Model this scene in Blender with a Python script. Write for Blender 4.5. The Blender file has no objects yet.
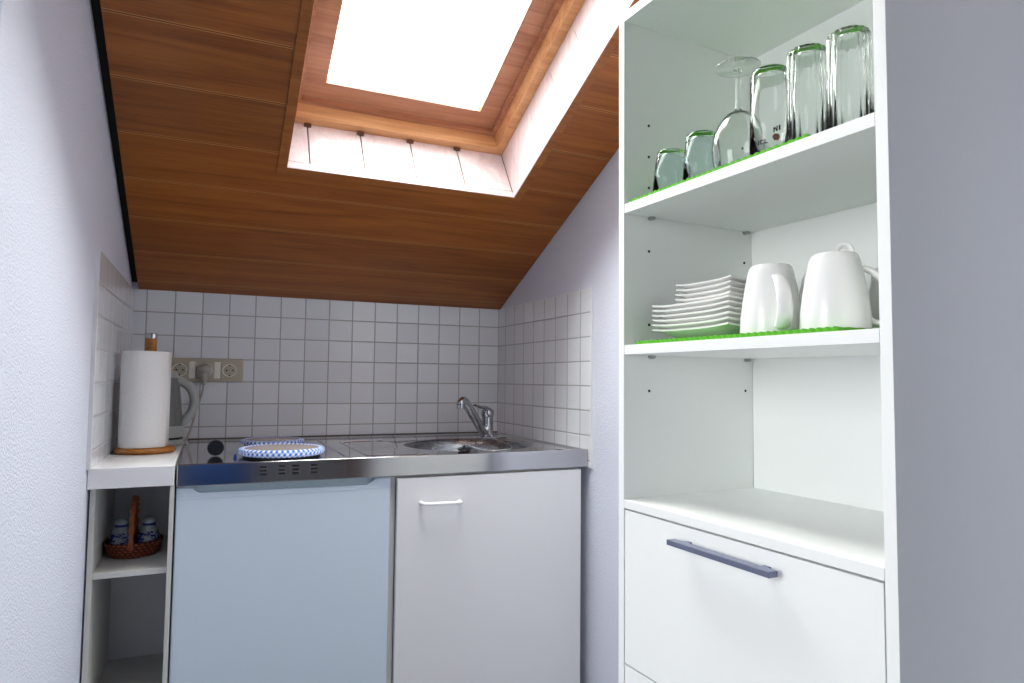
import bpy, bmesh, math, random
from mathutils import Vector, Matrix
random.seed(4)
PI = math.pi
UP = 0.80                      # worktop height above the floor; everything below is written from the worktop level
sc = bpy.context.scene
COL = sc.collection

# ------------------------------------------------------------------ helpers
def lin(r, g, b):
    def f(c):
        c /= 255.0
        return c / 12.92 if c <= 0.04045 else ((c + 0.055) / 1.055) ** 2.4
    return (f(r), f(g), f(b), 1.0)

def mat(name, col, rough=0.5, metal=0.0, trans=0.0, ior=1.45, coat=0.0, bump=0.0, bscale=200.0, spec=None):
    m = bpy.data.materials.new(name); m.use_nodes = True
    nt = m.node_tree; b = nt.nodes['Principled BSDF']
    b.inputs['Base Color'].default_value = col
    b.inputs['Roughness'].default_value = rough
    b.inputs['Metallic'].default_value = metal
    b.inputs['Transmission Weight'].default_value = trans
    b.inputs['IOR'].default_value = ior
    b.inputs['Coat Weight'].default_value = coat
    if spec is not None: b.inputs['Specular IOR Level'].default_value = spec
    if bump:
        tc = nt.nodes.new('ShaderNodeTexCoord'); n = nt.nodes.new('ShaderNodeTexNoise'); bp = nt.nodes.new('ShaderNodeBump')
        n.inputs['Scale'].default_value = bscale; n.inputs['Detail'].default_value = 4
        bp.inputs['Strength'].default_value = bump; bp.inputs['Distance'].default_value = 0.004
        nt.links.new(tc.outputs['Object'], n.inputs['Vector']); nt.links.new(n.outputs['Fac'], bp.inputs['Height'])
        nt.links.new(bp.outputs['Normal'], b.inputs['Normal'])
    return m

class G:
    """tiny node-graph helper"""
    def __init__(s, m):
        s.nt = m.node_tree; s.b = s.nt.nodes['Principled BSDF']
    def n(s, t): return s.nt.nodes.new(t)
    def l(s, a, b): s.nt.links.new(a, b)
    def math(s, op, a, b=None, c=None):
        n = s.n('ShaderNodeMath'); n.operation = op
        for i, v in enumerate((a, b, c)):
            if v is None: continue
            if isinstance(v, (int, float)): n.inputs[i].default_value = v
            else: s.l(v, n.inputs[i])
        return n.outputs[0]
    def mix(s, f, a, b):
        n = s.n('ShaderNodeMix'); n.data_type = 'RGBA'
        if isinstance(f, (int, float)): n.inputs[0].default_value = f
        else: s.l(f, n.inputs[0])
        for i, v in ((6, a), (7, b)):
            if isinstance(v, tuple): n.inputs[i].default_value = v
            else: s.l(v, n.inputs[i])
        return n.outputs[2]
    def rng(s, v, a, b, c=0.0, d=1.0):
        n = s.n('ShaderNodeMapRange')
        s.l(v, n.inputs[0])
        for i, x in enumerate((a, b, c, d)): n.inputs[i + 1].default_value = x
        return n.outputs[0]
    def xyz(s):
        tc = s.n('ShaderNodeTexCoord'); sp = s.n('ShaderNodeSeparateXYZ'); s.l(tc.outputs['Object'], sp.inputs[0])
        return tc.outputs['Object'], sp.outputs
    def comb(s, x, y, z):
        n = s.n('ShaderNodeCombineXYZ')
        for i, v in enumerate((x, y, z)):
            if isinstance(v, (int, float)): n.inputs[i].default_value = v
            else: s.l(v, n.inputs[i])
        return n.outputs[0]
    def noise(s, vec, scale, detail=3, dist=0.0):
        n = s.n('ShaderNodeTexNoise'); n.inputs['Scale'].default_value = scale
        n.inputs['Detail'].default_value = detail; n.inputs['Distortion'].default_value = dist
        if vec is not None: s.l(vec, n.inputs['Vector'])
        return n.outputs['Fac']
    def bump(s, h, strength, dist):
        n = s.n('ShaderNodeBump'); n.inputs['Strength'].default_value = strength; n.inputs['Distance'].default_value = dist
        s.l(h, n.inputs['Height']); s.l(n.outputs[0], s.b.inputs['Normal'])

def tile_mat(name, axis, u0, pu, v0, pv):
    m = mat(name, lin(214, 214, 219), 0.12); g = G(m)
    vec, o = g.xyz(); u = o['X'] if axis == 'x' else o['Y']; v = o['Z']
    def line(c, c0, p):
        t = g.math('DIVIDE', g.math('SUBTRACT', c, c0), p)
        f = g.math('FRACT', g.math('ADD', t, 0.5))
        return g.math('MULTIPLY', g.math('ABSOLUTE', g.math('SUBTRACT', f, 0.5)), p), g.math('FLOOR', t)
    du, iu = line(u, u0, pu); dv, iv = line(v, v0, pv)
    d = g.math('MINIMUM', du, dv)
    k = g.rng(d, 0.0011, 0.0022)
    wn = g.n('ShaderNodeTexWhiteNoise'); wn.noise_dimensions = '2D'; g.l(g.comb(iu, iv, 0.0), wn.inputs['Vector'])
    tone = g.mix(wn.outputs['Value'], lin(222, 225, 231), lin(232, 235, 240))
    g.l(g.mix(k, lin(166, 167, 170), tone), g.b.inputs['Base Color'])
    g.l(g.rng(k, 0, 1, 0.7, 0.13), g.b.inputs['Roughness'])
    wav = g.noise(vec, 22.0, 2)
    h = g.math('ADD', g.math('MULTIPLY', g.rng(d, 0.0008, 0.0035), 1.0), g.math('MULTIPLY', wav, 0.55))
    g.bump(h, 0.45, 0.0015)
    return m

def wood_mat(name, c1, c2, along='x', plank=None, rough=0.42, gs=1.0):
    m = mat(name, c1, rough); g = G(m); vec, o = g.xyz()
    x, y, z = o['X'], o['Y'], o['Z']
    if plank:
        s = g.math('MULTIPLY', y, -1.0991)
        t = g.math('DIVIDE', g.math('SUBTRACT', s, plank[0]), plank[1]); pid = g.math('FLOOR', t); fr = g.math('FRACT', t)
        wn = g.n('ShaderNodeTexWhiteNoise'); wn.noise_dimensions = '1D'; g.l(pid, wn.inputs['W'])
        a = g.math('ADD', x, g.math('MULTIPLY', wn.outputs['Value'], 9.0)); b = g.math('ADD', s, g.math('MULTIPLY', pid, 0.37)); cc = 0.0
    elif along == 'x': a, b, cc = x, y, z
    elif along == 'z': a, b, cc = z, x, y
    else: a, b, cc = y, x, z
    va = g.comb(g.math('MULTIPLY', a, 1.6 * gs), g.math('MULTIPLY', b, 26 * gs), g.math('MULTIPLY', cc, 26 * gs) if not isinstance(cc, float) else 0.0)
    vb = g.comb(g.math('MULTIPLY', a, 7 * gs), g.math('MULTIPLY', b, 190 * gs), g.math('MULTIPLY', cc, 190 * gs) if not isinstance(cc, float) else 0.0)
    n1 = g.noise(va, 1.0, 4, 1.3); n2 = g.noise(vb, 1.0, 3, 0.3)
    f = g.rng(g.math('ADD', g.math('MULTIPLY', n1, 0.65), g.math('MULTIPLY', n2, 0.35)), 0.34, 0.66)
    c = g.mix(f, c1, c2)
    if plank:
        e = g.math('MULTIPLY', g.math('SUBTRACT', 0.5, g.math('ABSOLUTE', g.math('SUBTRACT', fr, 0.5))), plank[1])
        dark = g.rng(e, 0.0004, 0.0012); c = g.mix(dark, lin(70, 36, 10), c)
        edge_glint = g.math('MULTIPLY', g.rng(e, 0.0010, 0.0016), g.rng(e, 0.0030, 0.0038, 1.0, 0.0)); c = g.mix(g.math('MULTIPLY', edge_glint, 0.6), c, lin(205, 140, 78))  # pale strip paints in the light caught by the plank edges
        tn = g.rng(wn.outputs['Value'], 0, 1, 0.9, 1.1)
        mm = g.n('ShaderNodeMix'); mm.data_type = 'RGBA'; mm.blend_type = 'MULTIPLY'; mm.inputs[0].default_value = 1.0
        g.l(c, mm.inputs[6]); g.l(g.comb(tn, tn, tn), mm.inputs[7]); c = mm.outputs[2]
    g.l(c, g.b.inputs['Base Color'])
    g.bump(n2, 0.08, 0.001)
    return m

def steel_mat(name, col, rough, ani_axis='x'):
    m = mat(name, col, rough, 1.0); g = G(m); vec, o = g.xyz()
    v = g.comb(g.math('MULTIPLY', o['X'], 6.0), g.math('MULTIPLY', o['Y'], 320.0), g.math('MULTIPLY', o['Z'], 320.0))
    n = g.noise(v, 1.0, 2)
    g.l(g.rng(n, 0.2, 0.8, rough * 0.85, rough * 1.2), g.b.inputs['Roughness'])
    return m

def check_mat(name, R):
    """blue and white checked cloth"""
    m = mat(name, lin(60, 120, 215), 0.75); g = G(m); vec, o = g.xyz()
    ang = g.math('DIVIDE', g.math('ARCTAN2', o['Y'], o['X']), 2 * PI)
    n = round(2 * PI * R / 0.0125)
    a = g.math('ADD', g.math('MULTIPLY', ang, n), g.math('MULTIPLY', o['Z'], 55.0))
    b = g.math('SUBTRACT', g.math('MULTIPLY', ang, n), g.math('MULTIPLY', o['Z'], 75.0))
    s1 = g.math('GREATER_THAN', g.math('FRACT', a), 0.5); s2 = g.math('GREATER_THAN', g.math('FRACT', b), 0.5)
    s = g.math('MULTIPLY', g.math('ADD', s1, s2), 0.5)
    g.l(g.mix(s, lin(36, 112, 218), lin(236, 242, 252)), g.b.inputs['Base Color'])
    return m

# ------------------------------------------------------------------ mesh builders
def nb(): return bmesh.new()

def box(bm, x0, x1, y0, y1, z0, z1, bev=0.0, M=None, seg=2):
    vs = [bm.verts.new((x, y, z)) for x in (x0, x1) for y in (y0, y1) for z in (z0, z1)]
    I = [(0, 1, 3, 2), (4, 6, 7, 5), (0, 4, 5, 1), (2, 3, 7, 6), (0, 2, 6, 4), (1, 5, 7, 3)]
    fs = [bm.faces.new([vs[i] for i in f]) for f in I]
    if bev:
        es = list({e for f in fs for e in f.edges})
        r = bmesh.ops.bevel(bm, geom=es, offset=bev, segments=seg, affect='EDGES', profile=0.5)
        vs = list({v for f in r['faces'] for v in f.verts} | {v for v in vs if v.is_valid})
    if M is not None:
        for v in vs: v.co = M @ v.co
    return vs

def lathe(bm, prof, n=48, cx=0.0, cy=0.0, cz=0.0, rf=None, closed=False):
    rings = []
    for r, z in prof:
        if r < 1e-6: rings.append([bm.verts.new((cx, cy, cz + z))])
        else:
            ring = []
            for i in range(n):
                a = 2 * PI * i / n; rr = r * (rf(a, z) if rf else 1.0)
                ring.append(bm.verts.new((cx + rr * math.cos(a), cy + rr * math.sin(a), cz + z)))
            rings.append(ring)
    pairs = list(zip(rings, rings[1:]))
    if closed: pairs.append((rings[-1], rings[0]))
    for A, B in pairs:
        if len(A) == 1 and len(B) == 1: continue
        if len(A) == 1:
            for i in range(n): bm.faces.new((A[0], B[(i + 1) % n], B[i]))
        elif len(B) == 1:
            for i in range(n): bm.faces.new((A[i], A[(i + 1) % n], B[0]))
        else:
            for i in range(n): bm.faces.new((A[i], A[(i + 1) % n], B[(i + 1) % n], B[i]))

def tube(bm, pts, rad, n=12, cap=True, flat=None, upv=None):
    """pts polyline, rad scalar or list; flat=(a,b) scales of the section; upv fixes the section's frame"""
    pts = [Vector(p) for p in pts]; N = len(pts)
    rads = rad if isinstance(rad, (list, tuple)) else [rad] * N
    fa, fb = flat or (1, 1)
    t0 = (pts[1] - pts[0]).normalized()
    u = Vector(upv) if upv else (Vector((0, 0, 1)) if abs(t0.z) < 0.9 else Vector((1, 0, 0)))
    rings = []
    for i, p in enumerate(pts):
        t = (pts[min(i + 1, N - 1)] - pts[max(i - 1, 0)]).normalized()
        u = (u - t * u.dot(t)).normalized(); w = t.cross(u)
        rings.append([bm.verts.new(p + (u * math.cos(2 * PI * k / n) * fa + w * math.sin(2 * PI * k / n) * fb) * rads[i]) for k in range(n)])
    for A, B in zip(rings, rings[1:]):
        for k in range(n): bm.faces.new((A[k], A[(k + 1) % n], B[(k + 1) % n], B[k]))
    if cap:
        bm.faces.new(list(reversed(rings[0]))); bm.faces.new(rings[-1])

def smooth_path(pts, k=6):
    P = [Vector(p) for p in pts]; out = []
    for i in range(len(P) - 1):
        a, b, c, d = P[max(i - 1, 0)], P[i], P[i + 1], P[min(i + 2, len(P) - 1)]
        for j in range(k):
            t = j / k
            out.append(0.5 * ((2 * b) + (c - a) * t + (2 * a - 5 * b + 4 * c - d) * t * t + (3 * b - a - 3 * c + d) * t ** 3))
    out.append(P[-1]); return out

def prism(bm, poly, d0, d1, fn):
    """extrude 2-D polygon; fn(u,v,d) -> xyz"""
    A = [bm.verts.new(fn(u, v, d0)) for u, v in poly]; B = [bm.verts.new(fn(u, v, d1)) for u, v in poly]
    n = len(poly)
    bm.faces.new(A); bm.faces.new(list(reversed(B)))
    for i in range(n): bm.faces.new((A[i], B[i], B[(i + 1) % n], A[(i + 1) % n]))

def obj(name, bm, m, parent=None, smooth=True, angle=35, loc=None, label=None):
    bmesh.ops.recalc_face_normals(bm, faces=bm.faces[:])
    me = bpy.data.meshes.new(name); bm.to_mesh(me); bm.free()
    me.materials.append(m)
    if smooth:
        for p in me.polygons: p.use_smooth = True
        try: me.set_sharp_from_angle(angle=math.radians(angle))
        except Exception: pass
    o = bpy.data.objects.new(name, me); COL.objects.link(o)
    if smooth and angle == 35:
        wm = o.modifiers.new('weighted_normal', 'WEIGHTED_NORMAL'); wm.keep_sharp = True
    if parent: o.parent = parent
    if loc: o.location = loc
    if label: o['label'] = label
    return o

def tag(o, label, cat, group=None):
    o['label'] = label; o['category'] = cat
    if group: o['group'] = group
    return o

def thing(name, label, cat, loc=(0, 0, 0), rotz=0.0, group=None):
    o = bpy.data.objects.new(name, None); COL.objects.link(o)
    o.empty_display_size = 0.05
    o.location = loc; o.rotation_euler = (0, 0, rotz)
    return tag(o, label, cat, group)

def struct(name, bm, m, parent=None, smooth=False):
    o = obj(name, bm, m, parent, smooth)
    if parent is None: o['kind'] = 'structure'
    return o

# ------------------------------------------------------------------ materials
M_plaster = mat('plaster', lin(212, 215, 229), 0.85, bump=0.5, bscale=260)
M_white_wall = mat('room_wall', lin(222, 222, 226), 0.9)
M_rear = mat('blue_grey_wall', lin(140, 140, 146), 0.9)
M_floor = mat('floor_laminate', lin(150, 150, 154), 0.5)
M_tile_b = tile_mat('tile_back', 'x', -0.1160, 0.0744, 0.3735, 0.0674)
M_tile_s = tile_mat('tile_side', 'y', -0.0620, 0.0744, 0.3735, 0.0674)
M_grout = mat('grout', lin(225, 225, 228), 0.8)
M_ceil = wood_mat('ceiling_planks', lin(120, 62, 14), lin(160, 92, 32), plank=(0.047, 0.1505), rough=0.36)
M_trim = wood_mat('ceiling_trim', lin(130, 70, 20), lin(166, 100, 42), along='x', rough=0.36)
M_reveal = wood_mat('reveal_boards', lin(222, 200, 202), lin(240, 228, 228), along='z', rough=0.3)
M_pine = wood_mat('pine', lin(196, 140, 92), lin(226, 176, 128), along='x', rough=0.3)
M_sash = wood_mat('pine_sash', lin(166, 112, 84), lin(198, 146, 114), along='x', rough=0.3)
M_dark = mat('dark_gap', lin(18, 17, 18), 0.8)
M_steel = steel_mat('brushed_steel', (0.66, 0.66, 0.67, 1), 0.10)
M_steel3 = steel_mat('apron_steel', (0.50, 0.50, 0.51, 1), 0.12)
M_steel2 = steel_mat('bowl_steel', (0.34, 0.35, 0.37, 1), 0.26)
M_chrome = mat('chrome', (0.50, 0.51, 0.54, 1), 0.06, 1.0)
M_lam = mat('white_laminate', lin(232, 232, 234), 0.35)
M_lam2 = mat('white_laminate_unit', lin(246, 248, 246), 0.38)
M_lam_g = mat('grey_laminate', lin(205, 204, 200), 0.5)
M_fridge = mat('fridge_enamel', lin(208, 222, 234), 0.28)
M_fridge2 = mat('fridge_grip', lin(196, 214, 222), 0.3)
M_plastic = mat('white_plastic', lin(244, 244, 248), 0.25)
M_paper = mat('kitchen_paper', lin(240, 240, 240), 0.95, bump=0.35, bscale=420)
M_oak = wood_mat('oak_holder', lin(150, 92, 32), lin(186, 124, 54), along='x', rough=0.4, gs=2.0)
M_grey_pl = mat('grey_plastic', lin(168, 174, 174), 0.35)
M_grey_dk = mat('dark_grey_plastic', lin(118, 120, 120), 0.3)
M_beige = mat('beige_plastic', lin(184, 178, 160), 0.35)
M_beige_l = mat('beige_plastic_light', lin(236, 234, 226), 0.3)
M_plug = mat('plug_plastic', lin(176, 172, 166), 0.4)
M_lip_refl = mat('lip_reflection', lin(96, 90, 86), 0.6)
M_black = mat('black_plastic', lin(16, 16, 20), 0.4)
M_navy = mat('navy_plastic', lin(7, 11, 26), 0.4)
M_blue = mat('blue_plastic', lin(40, 66, 150), 0.4)
M_tin = mat('cover_top', lin(206, 190, 182), 0.22, 0.35)
M_porc = mat('porcelain', lin(243, 243, 241), 0.24)
M_porc_w = mat('porcelain_plate', lin(240, 240, 237), 0.22)
M_green = mat('green_mat', lin(86, 168, 34), 0.8)
M_glass = mat('clear_glass', (0.96, 0.98, 0.97, 1), 0.0, trans=1.0, ior=1.30)
M_glass_t = mat('teal_glass', (0.88, 0.955, 0.97, 1), 0.0, trans=1.0, ior=1.24)
M_print = mat('black_print', lin(10, 10, 12), 0.5)
M_emblem = mat('brown_print', lin(120, 84, 76), 0.5)
M_slate = mat('slate_handle', lin(112, 118, 142), 0.35, 0.35)
M_hole = mat('peg_hole', lin(30, 30, 32), 0.8)
M_pin = mat('zinc_pin', (0.45, 0.46, 0.47, 1), 0.35, 1.0)
M_refl_cloth = mat('blue_reflection_cloth', lin(84, 138, 222), 0.8)
M_door = wood_mat('brown_door', lin(70, 34, 14), lin(98, 52, 24), along='z', rough=0.4)

def wicker_mat():
    m = mat('wicker', lin(112, 42, 26), 0.55); g = G(m); vec, o = g.xyz()
    ang = g.math('DIVIDE', g.math('ARCTAN2', o['Y'], o['X']), 2 * PI)
    u = g.math('MULTIPLY', ang, 34.0); v = g.math('DIVIDE', o['Z'], 0.0065)
    row = g.math('MULTIPLY', g.math('FLOOR', v), 0.5)
    w = g.math('MULTIPLY', g.math('ABSOLUTE', g.math('SINE', g.math('MULTIPLY', g.math('ADD', u, row), PI))),
               g.math('ABSOLUTE', g.math('SINE', g.math('MULTIPLY', v, PI))))
    g.l(g.mix(g.rng(w, 0.1, 0.8), lin(64, 22, 14), lin(172, 80, 46)), g.b.inputs['Base Color'])
    g.bump(w, 0.9, 0.003)
    return m
M_wicker = wicker_mat()
M_wicker_h = mat('wicker_rope', lin(156, 84, 50), 0.55)

def shaker_mat():
    m = mat('salt_glaze', lin(140, 148, 158), 0.2, coat=0.4); g = G(m); vec, o = g.xyz()
    def band(z0, z1):
        return g.math('MULTIPLY', g.math('GREATER_THAN', o['Z'], z0), g.math('LESS_THAN', o['Z'], z1))
    dec = g.noise(g.comb(g.math('MULTIPLY', o['X'], 70.0), g.math('MULTIPLY', o['Y'], 70.0), g.math('MULTIPLY', o['Z'], 110.0)), 1.0, 1, 1.5)
    low = g.math('MULTIPLY', g.math('GREATER_THAN', dec, 0.47), g.math('MULTIPLY', g.math('LESS_THAN', o['Z'], 0.040), g.math('GREATER_THAN', o['Z'], 0.006)))
    f = g.math('MAXIMUM', low, band(0.0520, 0.0575))
    g.l(g.mix(f, lin(150, 160, 168), lin(30, 42, 116)), g.b.inputs['Base Color'])
    return m
M_shaker = shaker_mat()

def pane_mat():
    m = bpy.data.materials.new('window_glass'); m.use_nodes = True; nt = m.node_tree
    nt.nodes.remove(nt.nodes['Principled BSDF'])
    t = nt.nodes.new('ShaderNodeBsdfTransparent'); t.inputs[0].default_value = (0.96, 0.98, 0.98, 1)
    gl = nt.nodes.new('ShaderNodeBsdfGlossy'); gl.inputs['Roughness'].default_value = 0.02
    fr = nt.nodes.new('ShaderNodeFresnel'); fr.inputs[0].default_value = 1.3
    mx = nt.nodes.new('ShaderNodeMixShader')
    nt.links.new(fr.outputs[0], mx.inputs[0]); nt.links.new(t.outputs[0], mx.inputs[1]); nt.links.new(gl.outputs[0], mx.inputs[2])
    nt.links.new(mx.outputs[0], nt.nodes['Material Output'].inputs[0])
    return m
M_pane = pane_mat()

# ------------------------------------------------------------------ the setting
XL, XR = -0.150, 1.0            # tiled faces of the niche
XROOM, YREAR, ZC = -1.70, -4.25, 1.42
SL = 0.456                      # rise of the sloping ceiling per metre
def cz(y): return 0.438 - SL * y
def sl(s, n=0.0):               # (y, z) on the slope at distance s from the knee, n outward
    k = math.hypot(1, SL); cs, sn = 1 / k, SL / k
    return -s * cs + n * sn, 0.438 + s * sn + n * cs

bm = nb(); box(bm, XROOM - 0.1, XR + 0.3, YREAR - 0.1, 0.1, -0.9, -0.8); struct('floor', bm, M_floor)

w = nb(); box(w, XL - 0.12, XR + 0.15, 0.006, 0.12, -0.8, 0.62); wall_back = struct('wall_back', w, M_plaster)
b = nb(); box(b, XL - 0.004, XR + 0.004, 0.0, 0.008, -0.05, 0.4375)
obj('tile_backsplash', b, M_tile_b, wall_back, smooth=False)

LEND = -1.36                    # where the left niche wall ends
w = nb(); prism(w, [(0.0, -0.8), (LEND, -0.8), (LEND, cz(LEND) + 0.03), (0.0, cz(0) + 0.03)], XL - 0.12, XL - 0.007, lambda u, v, d: (d, u, v))
wall_left = struct('wall_left', w, M_plaster)
b = nb(); box(b, XL - 0.0068, XL, -0.6647, 0.0, 0.0016, 0.4365)
obj('tile_backsplash', b, M_tile_s, wall_left, smooth=False)
b = nb(); box(b, XL - 0.0074, XL + 0.0006, -0.668, -0.6645, 0.0016, 0.438, 0.0006)
obj('tile_edge', b, M_grout, wall_left, smooth=False)

w = nb(); prism(w, [(0.0, -0.8), (YREAR, -0.8), (YREAR, ZC), (-2.12, ZC), (0.0, cz(0) + 0.03)], XR + 0.006, XR + 0.15, lambda u, v, d: (d, u, v))
wall_right = struct('wall_right', w, M_plaster)
b = nb(); box(b, XR, XR + 0.0075, -0.6382, 0.0, -0.05, 0.4364)
obj('tile_backsplash', b, M_tile_s, wall_right, smooth=False)
b = nb(); box(b, XR - 0.0005, XR + 0.0074, -0.6425, -0.6378, -0.05, 0.4405, 0.0008)
box(b, XR + 0.0004, XR + 0.0074, -0.6400, -0.004, 0.4364, 0.4392, 0.0006)
obj('tile_edge', b, M_grout, wall_right, smooth=False)

w = nb(); box(w, XROOM, XL - 0.121, LEND + 0.004, LEND + 0.1, -0.8, ZC); struct('wall_partition', w, M_white_wall)
w = nb(); box(w, 0.735, XR + 0.006, -2.10, -1.99, -0.8, ZC - 0.02); struct('wall_added_shade', w, M_white_wall)  # unseen wall added to shade the shelf unit's near side panel
w = nb(); box(w, XROOM - 0.1, XR + 0.15, YREAR - 0.1, YREAR, -0.8, ZC + 0.1); wall_rear = struct('wall_rear', w, M_rear)
# wall with the room's window
WY0, WY1, WZ0, WZ1 = -2.45, -1.44, -0.05, 1.15
w = nb()
box(w, XROOM - 0.1, XROOM, YREAR, WY0, -0.8, ZC + 0.1); box(w, XROOM - 0.1, XROOM, WY1, LEND + 0.1, -0.8, ZC + 0.1)
box(w, XROOM - 0.1, XROOM, WY0, WY1, -0.8, WZ0); box(w, XROOM - 0.1, XROOM, WY0, WY1, WZ1, ZC + 0.1)
struct('wall_side', w, M_white_wall)
w = nb()
for a in (WY0, WY1 - 0.06, (WY0 + WY1) / 2 - 0.03): box(w, XROOM - 0.08, XROOM - 0.02, a, a + 0.06, WZ0, WZ1, 0.004)
for a in (WZ0, WZ1 - 0.06): box(w, XROOM - 0.08, XROOM - 0.02, WY0, WY1, a, a + 0.06, 0.004)
win2 = struct('window_2', w, M_plastic)
p = nb(); box(p, XROOM - 0.055, XROOM - 0.05, WY0 + 0.05, WY1 - 0.05, WZ0 + 0.05, WZ1 - 0.05); obj('pane', p, M_pane, win2, smooth=False)
# brown door in the right wall and an unseen blue cloth added for the steel's reflection
d = nb(); box(d, XR - 0.028, XR + 0.004, -4.15, -3.25, -0.8, 0.95, 0.004)
for z0, z1 in ((-0.65, -0.05), (0.1, 0.82)): box(d, XR - 0.034, XR - 0.026, -4.02, -3.38, z0, z1, 0.003)
door1 = struct('door_1', d, M_door)
h = nb(); tube(h, [(XR - 0.03, -3.34, 0.13), (XR - 0.08, -3.34, 0.13), (XR - 0.08, -3.46, 0.13)], 0.009); obj('door_handle', h, M_chrome, door1)
cpts = [(-0.10 + 0.42 * i / 60, YREAR + 0.06 + 0.022 * math.sin(i * 0.9)) for i in range(61)]
c = nb()
A = [c.verts.new((x, y, -0.78)) for x, y in cpts]; B = [c.verts.new((x, y, 1.1)) for x, y in cpts]
for i in range(60): c.faces.new((A[i], A[i + 1], B[i + 1], B[i]))
cur = obj('reflection_cloth', c, M_refl_cloth, wall_rear)
so = cur.modifiers.new('thick', 'SOLIDIFY'); so.thickness = 0.004

# flat ceiling over the room behind
w = nb(); box(w, XROOM - 0.1, XL - 0.13, YREAR - 0.1, LEND + 0.1, ZC, ZC + 0.1); box(w, XL - 0.13, XR + 0.15, YREAR - 0.1, -2.14, ZC, ZC + 0.1)
box(w, XL - 0.13, XL - 0.12, -2.15, LEND, 0.7, ZC + 0.1)
struct('ceiling_room', w, M_white_wall)

# sloping plank ceiling with the skylight hole (x along the planks, s up the slope)
OX0, OX1, OS0, OS1 = 0.2098, 0.8072, 0.6055, 1.50
CX0, CX1, SMAX = XL + 0.0112, XR + 0.0045, 2.36
w = nb()
def slab(bm, x0, x1, s0, s1, n0, n1):
    vs = []
    for x in (x0, x1):
        for s in (s0, s1):
            for n in (n0, n1):
                y, z = sl(s, n); vs.append(bm.verts.new((x, y, z)))
    for f in [(0, 1, 3, 2), (4, 6, 7, 5), (0, 4, 5, 1), (2, 3, 7, 6), (0, 2, 6, 4), (1, 5, 7, 3)]: bm.faces.new([vs[i] for i in f])
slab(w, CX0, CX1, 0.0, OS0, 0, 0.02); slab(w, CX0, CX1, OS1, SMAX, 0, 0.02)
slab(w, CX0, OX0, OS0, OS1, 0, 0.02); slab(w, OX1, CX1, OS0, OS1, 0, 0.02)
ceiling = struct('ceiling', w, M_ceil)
w = nb()                          # roof body above the planks
slab(w, XL - 0.12, XR + 0.15, -0.15, OS0 - 0.03, 0.021, 0.25); slab(w, XL - 0.12, XR + 0.15, OS1 + 0.03, SMAX + 0.1, 0.021, 0.25)
slab(w, XL - 0.12, OX0 - 0.03, OS0 - 0.03, OS1 + 0.03, 0.021, 0.25); slab(w, OX1 + 0.03, XR + 0.15, OS0 - 0.03, OS1 + 0.03, 0.021, 0.25)
struct('ceiling_roof', w, M_dark)
# trim round the hole
t = nb()
def rim(bm, wd, n0, n1, x0=OX0, x1=OX1, s0=OS0, s1=OS1):
    slab(bm, x0 - wd, x1 + wd, s0 - wd, s0, n0, n1); slab(bm, x0 - wd, x1 + wd, s1, s1 + wd, n0, n1)
    slab(bm, x0 - wd, x0, s0, s1, n0, n1); slab(bm, x1, x1 + wd, s0, s1, n0, n1)
rim(t, 0.021, -0.0035, 0.0)
struct('trim_1', t, M_trim)
# skylight: boards of the reveal, frame, sash, glass
win1 = bpy.data.objects.new('window_1', None); COL.objects.link(win1); win1['kind'] = 'structure'
DN, SPL = 0.170, 0.0235
def quadslab(bm, pts, off):
    A = [bm.verts.new(p) for p in pts]; B = [bm.verts.new(Vector(p) + Vector(off)) for p in pts]
    bm.faces.new(A); bm.faces.new(list(reversed(B)))
    for i in range(4): bm.faces.new((A[i], B[i], B[(i + 1) % 4], A[(i + 1) % 4]))
def P3(x, s, n): y, z = sl(s, n); return (x, y, z)
down = Vector(P3(0, 0, 0)) - Vector(P3(0, 0.012, 0))
r = nb(); jx = [OX0 + 0.0545 + 0.1345 * i for i in range(5)]
xs = [OX0] + [x for x in jx if x < OX1 - 0.03] + [OX1]
for a, bb in zip(xs, xs[1:]):
    quadslab(r, [P3(a + 0.0018, OS0, 0), P3(bb - 0.0018, OS0, 0), P3(bb - 0.0018, OS0 - SPL, DN), P3(a + 0.0018, OS0 - SPL, DN)], down)
obj('reveal_bottom', r, M_reveal, win1, smooth=False)
r = nb()
quadslab(r, [P3(OX0, OS1, 0), P3(OX1, OS1, 0), P3(OX1, OS1 + SPL, DN), P3(OX0, OS1 + SPL, DN)], -down)
obj('reveal_top', r, M_reveal, win1, smooth=False)
for X, dx in ((OX0, -0.012), (OX1, 0.012)):
    r = nb(); ss = [0.0, 0.048, 0.18, 0.31, 0.44, 0.57, 0.70, 0.83, OS1 - OS0]
    for a, bb in zip(ss, ss[1:]):
        sa = (lambda q: OS0 + q if q > 0 else OS0); ta = OS0 - SPL if a == 0 else OS0 + a - 0.010; tb = OS1 + SPL if bb == ss[-1] else OS0 + bb - 0.010
        quadslab(r, [P3(X, OS0 + a + (0.0008 if a else 0), 0), P3(X, OS0 + bb - 0.0008, 0), P3(X, tb - 0.0008, DN), P3(X, ta + (0.0008 if a else 0), DN)], (dx, 0, 0))
    obj('reveal_side', r, M_reveal, win1, smooth=False)
r = nb()                          # backing behind the joints, edge strip and clips
quadslab(r, [P3(OX0, OS0 - 0.010, 0.004), P3(OX1, OS0 - 0.010, 0.004), P3(OX1, OS0 - SPL - 0.010, DN), P3(OX0, OS0 - SPL - 0.010, DN)], down * 0.5)
obj('joint_backing', r, M_dark, win1, smooth=False)
r = nb()
quadslab(r, [P3(OX0, OS0 + 0.003, -0.003), P3(OX1, OS0 + 0.003, -0.003), P3(OX1, OS0 + 0.001, 0.018), P3(OX0, OS0 + 0.001, 0.018)], down * 0.5)
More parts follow.
